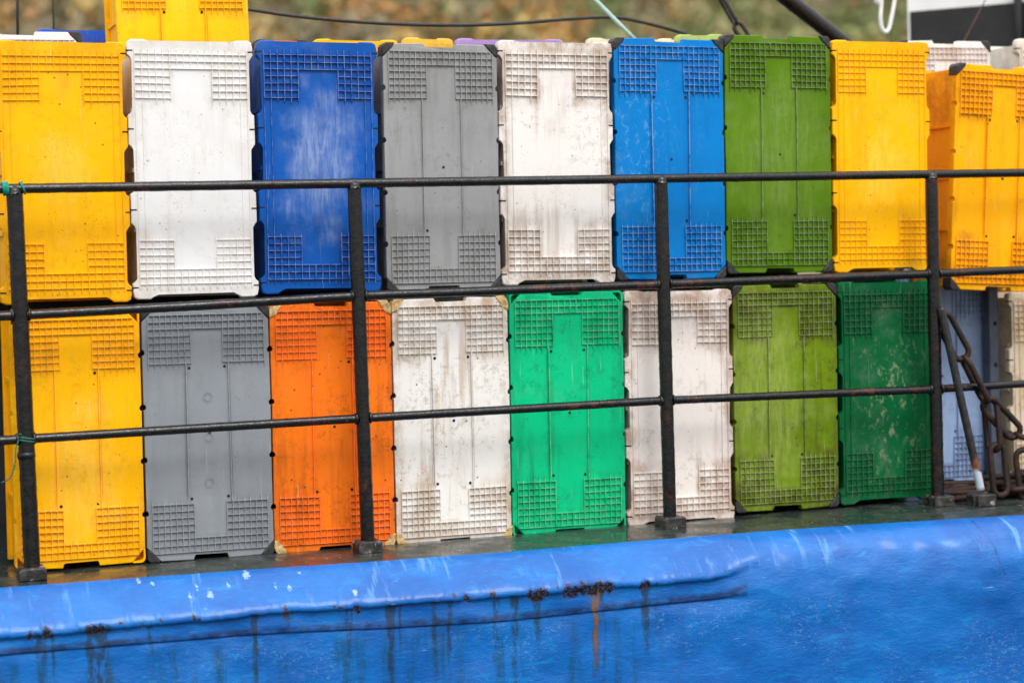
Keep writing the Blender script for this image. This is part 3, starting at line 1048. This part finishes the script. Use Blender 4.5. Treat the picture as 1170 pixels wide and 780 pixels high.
ROPEB = simple_material('black_cable_sheath', (34, 31, 30), .55, .4, 80, .3, .002)
bm = bmesh.new()
cp = [(150, -14), (285, 11), (360, 21), (440, 27), (520, 29), (585, 27), (650, 22), (700, 20), (740, 27), (790, 41), (850, 62), (900, 70)]
add_tube(bm, spline([at(x, y, .95) for x, y in cp], 8), .0068, 8)
tag(mesh_object('cable', bm, ROPEB), 'black cable sagging above the crates in front of the hill', 'cable')
bm = bmesh.new()
add_tube(bm, [at(19.5, -60, 1.4), at(20.5, 80, 1.4)], .0052, 8)
tag(mesh_object('stay_wire', bm, ROPEB), 'thicker dark upright wire at the far left of the sky line', 'wire', 'upright stay wires')
bm = bmesh.new()
add_tube(bm, [at(58, -60, 1.6), at(63, 80, 1.6)], .0034, 8)
tag(mesh_object('stay_wire', bm, ROPEB), 'thin dark upright wire left of the tall yellow crate', 'wire', 'upright stay wires')
TEALROPE = simple_material('pale_teal_rope', (176, 205, 202), .8, .5, 120, .6, .004, other=(120, 160, 158))
bm = bmesh.new()
add_tube(bm, [at(655, -25, .85), at(682, 2, .85), at(704, 24, .85), at(740, 60, .85)], .0078, 8)
tag(mesh_object('rope', bm, TEALROPE), 'pale teal rope slanting down behind the sky blue crate', 'rope')
bm = bmesh.new()
add_tube(bm, [at(1135, -25, 1.15), at(1126, 0, 1.15), at(1102, 46, 1.15), at(1092, 66, 1.15)], .0024, 6)
tag(mesh_object('thin_line', bm, simple_material('brown_line', (92, 60, 52), .7)), 'thin brown line in front of the black wheelhouse band', 'line')

WHITEG = simple_material('white_painted_hook', (232, 230, 228), .4, .25, 20, .2)
bm = bmesh.new()
hk = [(1012, -40), (1008, -14), (1007, 6), (1006, 22), (1008, 33), (1012, 37), (1016, 32), (1019, 18), (1022, 2), (1025, -14)]
add_tube(bm, spline([at(x, y, 1.3) for x, y in hk], 6), .0085, 10)
hook = mesh_object('hook', bm, WHITEG)
tag(hook, 'white painted hook hanging against the hill left of the wheelhouse', 'hook')
bm = bmesh.new()
add_tube(bm, [at(1003, -16, 1.31), at(1002, 2, 1.31), at(1006, 8, 1.31)], [.016, .015, .008], 10)
mesh_object('swivel', bm, WHITEG, hook)


# ------------------------------------------------------------------ chains
def link_mesh(length, width, wire, n=10):
    """A long link in its own frame: along x, wide in y."""
    r = width / 2 - wire
    L = length / 2 - width / 2
    pts = []
    for i in range(9):
        a = -math.pi / 2 + math.pi * i / 8
        pts.append((L + r * math.cos(a), r * math.sin(a), 0))
    for i in range(9):
        a = math.pi / 2 + math.pi * i / 8
        pts.append((-L + r * math.cos(a), r * math.sin(a), 0))
    bm = bmesh.new()
    m = len(pts)
    rings = []
    for i in range(m):
        p = Vector(pts[i])
        t = (Vector(pts[(i + 1) % m]) - Vector(pts[i - 1])).normalized()
        w = Vector((0, 0, 1))
        u = w.cross(t)
        rings.append([bm.verts.new(p + (u * math.cos(2 * math.pi * k / n) + w * math.sin(2 * math.pi * k / n)) * wire) for k in range(n)])
    for i in range(m):
        for k in range(n):
            f = bm.faces.new((rings[i][k], rings[i][(k + 1) % n], rings[(i + 1) % m][(k + 1) % n], rings[(i + 1) % m][k]))
            f.smooth = True
    return bm


def frame(p0, p1, roll):
    p0, p1 = Vector(p0), Vector(p1)
    xax = (p1 - p0).normalized()
    ref = Vector((0, -1, 0)) if abs(xax.y) < .9 else Vector((0, 0, 1))
    zax = (ref - xax * ref.dot(xax)).normalized()
    yax = zax.cross(xax)
    M = Matrix((xax, yax, zax)).transposed().to_4x4()
    return Matrix.Translation((p0 + p1) / 2) @ M @ Matrix.Rotation(roll, 4, 'X')


def chain(name, label, mat, path, length, width, wire, roll0, extra=()):
    root = empty(name)
    tag(root, label, 'chain')
    first = mesh_object('chain_link', link_mesh(length, width, wire), mat, root)
    P = [Vector(p) for p in path]
    # walk the path in steps of the inner link length
    step = length - 2 * wire * 1.15
    segs = []
    cur, i = P[0], 0
    nodes = [cur]
    while i < len(P) - 1:
        if (P[i + 1] - cur).length >= step:
            dirv = (P[i + 1] - cur).normalized()
            # find point on the polyline at distance step
            cur = cur + dirv * step
            nodes.append(cur)
        else:
            i += 1
    for k in range(len(nodes) - 1):
        segs.append(frame(nodes[k], nodes[k + 1], roll0 + (k % 2) * R(82) + R(random.uniform(-8, 8))))
    segs += list(extra)
    for k, M in enumerate(segs):
        o = first if k == 0 else first.copy()
        if k:
            COL.objects.link(o)
            o.parent = root
        o.matrix_world = M
    return root


RUST = rust_material('rusted_chain_iron', 0, .34)
DARKIRON = simple_material('dark_chain_iron', (46, 42, 42), .45, .5, 60, .5, .003, other=(84, 74, 70))
zd = DECK_Z + .014
ex = []
# the hanging loop and the heap on the deck
ex.append(frame((3.372, .015, .315), (3.378, .005, .165), R(70)))
ex.append(frame((3.378, -.01, .178), (3.388, -.02, -.018), R(6)))
for k in range(16):
    ang = random.uniform(-.5, .5)
    cx = 3.27 + .026 * k
    cy = random.uniform(.02, .13)
    cz = zd + random.uniform(0, .02) + (.03 if k % 3 == 1 else 0)
    h = Vector((math.cos(ang), math.sin(ang), random.uniform(-.1, .1))) * .085
    ex.append(frame(Vector((cx, cy, cz)) - h, Vector((cx, cy, cz)) + h, R(90) + R(random.uniform(-50, 50))))
ex.append(frame((3.475, -.03, .135), (3.49, -.035, -.02), R(18)))
ex.append(frame((3.47, -.02, .005), (3.56, .0, .0), R(80)))
chain('rusty_chain', 'heavy rusty chain slung from the last rail post and heaped on the deck', RUST,
      [(3.165, -.005, .640), (3.285, -.01, .43), (3.39, -.005, .235), (3.51, -.01, .155), (3.70, 0, .11)], .205, .078, .0112, R(12), ex)
chain('dark_chain', 'dark long-link chain coming down behind the black corner of the olive crate', DARKIRON,
      [at(803, -40, .9), at(812, -12, .9), at(848, 40, .9), at(868, 68, .9)], .15, .052, .0085, R(8))

# ------------------------------------------------------------------ lashings on the first post
TEAL = simple_material('teal_twine', (0, 150, 128), .75, .5, 200, .6, .002, other=(0, 96, 84))
GREEN = simple_material('green_twine', (32, 104, 84), .75, .4, 200, .4, .002)


def coil(c, axis, rad, pitch, turns, wire, mat, name, label):
    bm = bmesh.new()
    c, axis = Vector(c), Vector(axis).normalized()
    u = axis.orthogonal().normalized()
    w = axis.cross(u)
    pts = []
    for i in range(int(turns * 20) + 1):
        a = 2 * math.pi * i / 20
        pts.append(c + axis * pitch * i / 20 + (u * math.cos(a) + w * math.sin(a)) * (rad + .001 * math.sin(a * 3.3)))
    add_tube(bm, pts, wire, 8)
    o = mesh_object(name, bm, mat)
    return tag(o, label, 'twine', 'twine lashings on the first rail post')


coil((-.034, 0, 1.137), (1, 0, 0), .0185, .0058, 3, .0034, TEAL, 'twine_lashing', 'bright teal twine wound round the top rail at the left post')
coil((.022, 0, 1.137), (1, 0, .35), .019, .005, 1.2, .0026, TEAL, 'twine_lashing', 'single thin teal turn right of the left post on the top rail')
o = coil((.004, 0, .380), (.25, 0, 1), .0275, .0085, 2.5, .0026, GREEN, 'twine_lashing', 'dark green twine wound round the left post above the deck')
bm = bmesh.new()
add_tube(bm, spline([(-.02, -.024, .39), (-.030, -.03, .36), (-.034, -.03, .32), (-.048, -.025, .28), (-.075, -.02, .265)], 6), .0019, 6)
mesh_object('loose_end', bm, GREEN, o)

# ------------------------------------------------------------------ the surroundings
def ground_object(name, bm, mat, kind='structure'):
    o = mesh_object(name, bm, mat)
    o['kind'] = kind
    return o


WATER = Nodes('harbour_water')
v = WATER.coords()
WATER = WATER.finish(lin((26, 40, 44)), .08, WATER.bump(WATER.noise(v, 1.6, 6, .6), .5, .12))
bm = bmesh.new()
bm.faces.new([bm.verts.new(p) for p in ((-900, -3.4, -1.5), (1500, -3.4, -1.5), (1500, 140, -1.5), (-900, 140, -1.5))])
ground_object('water', bm, WATER)
QUAY = simple_material('quay_concrete', (112, 108, 102), .85, .5, 2.5, .3, .02)
bm = bmesh.new()
add_box(bm, -400, 400, -300, -3.4, -4, -.75)
ground_object('quay', bm, QUAY)


def hill_h(x, y):
    dz = max(0, y - 105)
    h = -2.2 + .24 * dz + .00035 * dz * dz
    h += 5 * noise.noise((x * .012, y * .012, 1)) * min(1, dz / 60) + 2.0 * noise.noise((x * .04, y * .04, 4)) * min(1, dz / 40)
    return min(h, 140 + 12 * noise.noise((x * .006, y * .006, 8)))


bm = bmesh.new()
gr = []
for i in range(91):
    rr = []
    for j in range(61):
        x, y = -420 + i * 13, 100 + j * 9
        rr.append(bm.verts.new((x, y, hill_h(x, y))))
    gr.append(rr)
for i in range(90):
    for j in range(60):
        bm.faces.new((gr[i][j], gr[i + 1][j], gr[i + 1][j + 1], gr[i][j + 1])).smooth = True
HILL = simple_material('autumn_hillside_ground', (104, 92, 66), .95, .7, .12, .2, .1, other=(84, 96, 62))
ground_object('hill', bm, HILL)


def wood_material():
    N = Nodes('autumn_foliage')
    a = N.new('ShaderNodeVertexColor')
    a.layer_name = 'leaf'
    N.finish(a.outputs['Color'], .8, None, spec=.2)
    return N.m


PAL = [(158, 126, 60), (176, 134, 66), (140, 116, 72), (122, 118, 86), (104, 122, 66), (84, 106, 62), (128, 126, 84), (164, 112, 62), (184, 152, 80), (116, 112, 94)]
verts, faces, cols = [], [], []
rnd = random.Random(5)
y = 150
while y < 300:
    x = -60
    while x < 260:
        tx, ty = x + rnd.uniform(-3, 3), y + rnd.uniform(-3, 3)
        x += 6.4
        z = hill_h(tx, ty)
        # only the slope around the part that can be seen above the stack
        dirx = (tx + .6) / (ty + 6)
        if not (-.02 < dirx < .95) or z > 60 or z < 2:
            continue
        patch = 1.3 * noise.noise((tx * .014, ty * .02, 3)) + rnd.uniform(-.25, .25) + (dirx - .35) * .9
        pal = PAL[int(max(0, min(9, 5 - patch * 5)))]
        pal = PAL[rnd.randrange(10)] if rnd.random() < .08 else pal
        h = rnd.uniform(4.5, 8.5)
        w = h * rnd.uniform(.32, .5)
        for k in range(110):
            th, ph = rnd.uniform(0, 6.283), math.acos(rnd.uniform(-1, 1))
            rr = rnd.uniform(.45, 1) ** .5
            p = Vector((tx + w * rr * math.sin(ph) * math.cos(th), ty + w * rr * math.sin(ph) * math.sin(th), z + h * .6 + h * .45 * rr * math.cos(ph)))
            nrm = Vector((rnd.gauss(0, 1), rnd.gauss(0, 1), rnd.gauss(.6, 1))).normalized()
            u = nrm.orthogonal().normalized() * rnd.uniform(.35, .75)
            q = nrm.cross(u)
            i0 = len(verts)
            verts += [p + u, p + q * .7, p - u, p - q * .7]
            faces.append((i0, i0 + 1, i0 + 2, i0 + 3))
            f = rnd.uniform(.9, 1.1) * 2.0
            c = lin([.6 * q_ + .4 * m_ for q_, m_ in zip(pal, (142, 128, 98))])
            cols.append((c[0] * f * .62, c[1] * f * .62, c[2] * f * .62, 1))
    y += 6.0
me = bpy.data.meshes.new('autumn_wood')
me.from_pydata(verts, [], faces)
ca = me.color_attributes.new('leaf', 'FLOAT_COLOR', 'CORNER')
flat = []
for c in cols:
    flat += list(c) * 4
ca.data.foreach_set('color', flat)
me.materials.append(wood_material())
wood = bpy.data.objects.new('autumn_wood', me)
COL.objects.link(wood)
wood['kind'] = 'stuff'
wood['label'] = 'autumn woodland in ochre and grey green covering the hillside behind the boat'

# ------------------------------------------------------------------ light
world = bpy.data.worlds.new('World')
scene.world = world
world.use_nodes = True
nt = world.node_tree
bg = nt.nodes['Background']
sky = nt.nodes.new('ShaderNodeTexSky')
sky.sky_type = 'NISHITA'
sky.sun_disc = False
SUN_EL, SUN_AZ = R(50), R(174)     # azimuth clockwise from +Y: high over the quay, to the right
sky.sun_elevation = SUN_EL
sky.sun_rotation = SUN_AZ
sky.dust_density = 4.0
hs = nt.nodes.new('ShaderNodeHueSaturation')
hs.inputs['Saturation'].default_value = .3
nt.links.new(sky.outputs[0], hs.inputs['Color'])
# a bright overcast: a cloud layer over the sky, brighter overhead than at the horizon
tc = nt.nodes.new('ShaderNodeTexCoord')
sp = nt.nodes.new('ShaderNodeSeparateXYZ')
nt.links.new(tc.outputs['Generated'], sp.inputs[0])
mr = nt.nodes.new('ShaderNodeMapRange')
mr.inputs['From Min'].default_value = 0
mr.inputs['From Max'].default_value = 1
mr.inputs['To Min'].default_value = 3.8
mr.inputs['To Max'].default_value = 14.5
nt.links.new(sp.outputs[2], mr.inputs['Value'])
cn = nt.nodes.new('ShaderNodeTexNoise')
cn.inputs['Scale'].default_value = 2.2
cn.inputs['Detail'].default_value = 5
nt.links.new(tc.outputs['Generated'], cn.inputs['Vector'])
cr = nt.nodes.new('ShaderNodeMapRange')
cr.inputs['From Min'].default_value = .3
cr.inputs['From Max'].default_value = .7
cr.inputs['To Min'].default_value = .75
cr.inputs['To Max'].default_value = 1.2
nt.links.new(cn.outputs['Fac'], cr.inputs['Value'])
mm = nt.nodes.new('ShaderNodeMath')
mm.operation = 'MULTIPLY'
nt.links.new(mr.outputs[0], mm.inputs[0])
nt.links.new(cr.outputs[0], mm.inputs[1])
cc = nt.nodes.new('ShaderNodeCombineColor')
for k_ in range(3):
    nt.links.new(mm.outputs[0], cc.inputs[k_])
mx = nt.nodes.new('ShaderNodeMix')
mx.data_type = 'RGBA'
mx.inputs[0].default_value = .8
nt.links.new(hs.outputs[0], mx.inputs[6])
nt.links.new(cc.outputs[0], mx.inputs[7])
nt.links.new(mx.outputs[2], bg.inputs['Color'])
bg.inputs['Strength'].default_value = .1
sl = bpy.data.lights.new('sun', 'SUN')
sl.energy = 1.0
sl.angle = R(24)
sl.color = (1, .975, .94)
so = bpy.data.objects.new('sun', sl)
COL.objects.link(so)
sd = Vector((math.sin(SUN_AZ) * math.cos(SUN_EL), math.cos(SUN_AZ) * math.cos(SUN_EL), math.sin(SUN_EL)))
so.rotation_euler = sd.to_track_quat('Z', 'Y').to_euler()

# ------------------------------------------------------------------ camera
cd = bpy.data.cameras.new('camera')
cam = bpy.data.objects.new('camera', cd)
COL.objects.link(cam)
M = Matrix((rt, up, -fw)).transposed().to_4x4()
cam.matrix_world = Matrix.Translation(CAM) @ M
cd.sensor_width = 36
cd.lens = 2300 / 1170 * 36
cd.clip_end = 3000
cd.dof.use_dof = True
cd.dof.focus_distance = 6.45
cd.dof.aperture_fstop = 1.7
scene.camera = cam
scene.view_settings.view_transform = 'Standard'
scene.view_settings.look = 'None'
scene.view_settings.exposure = 0.88
scene.view_settings.gamma = 1.0
scene.view_settings.use_curve_mapping = False
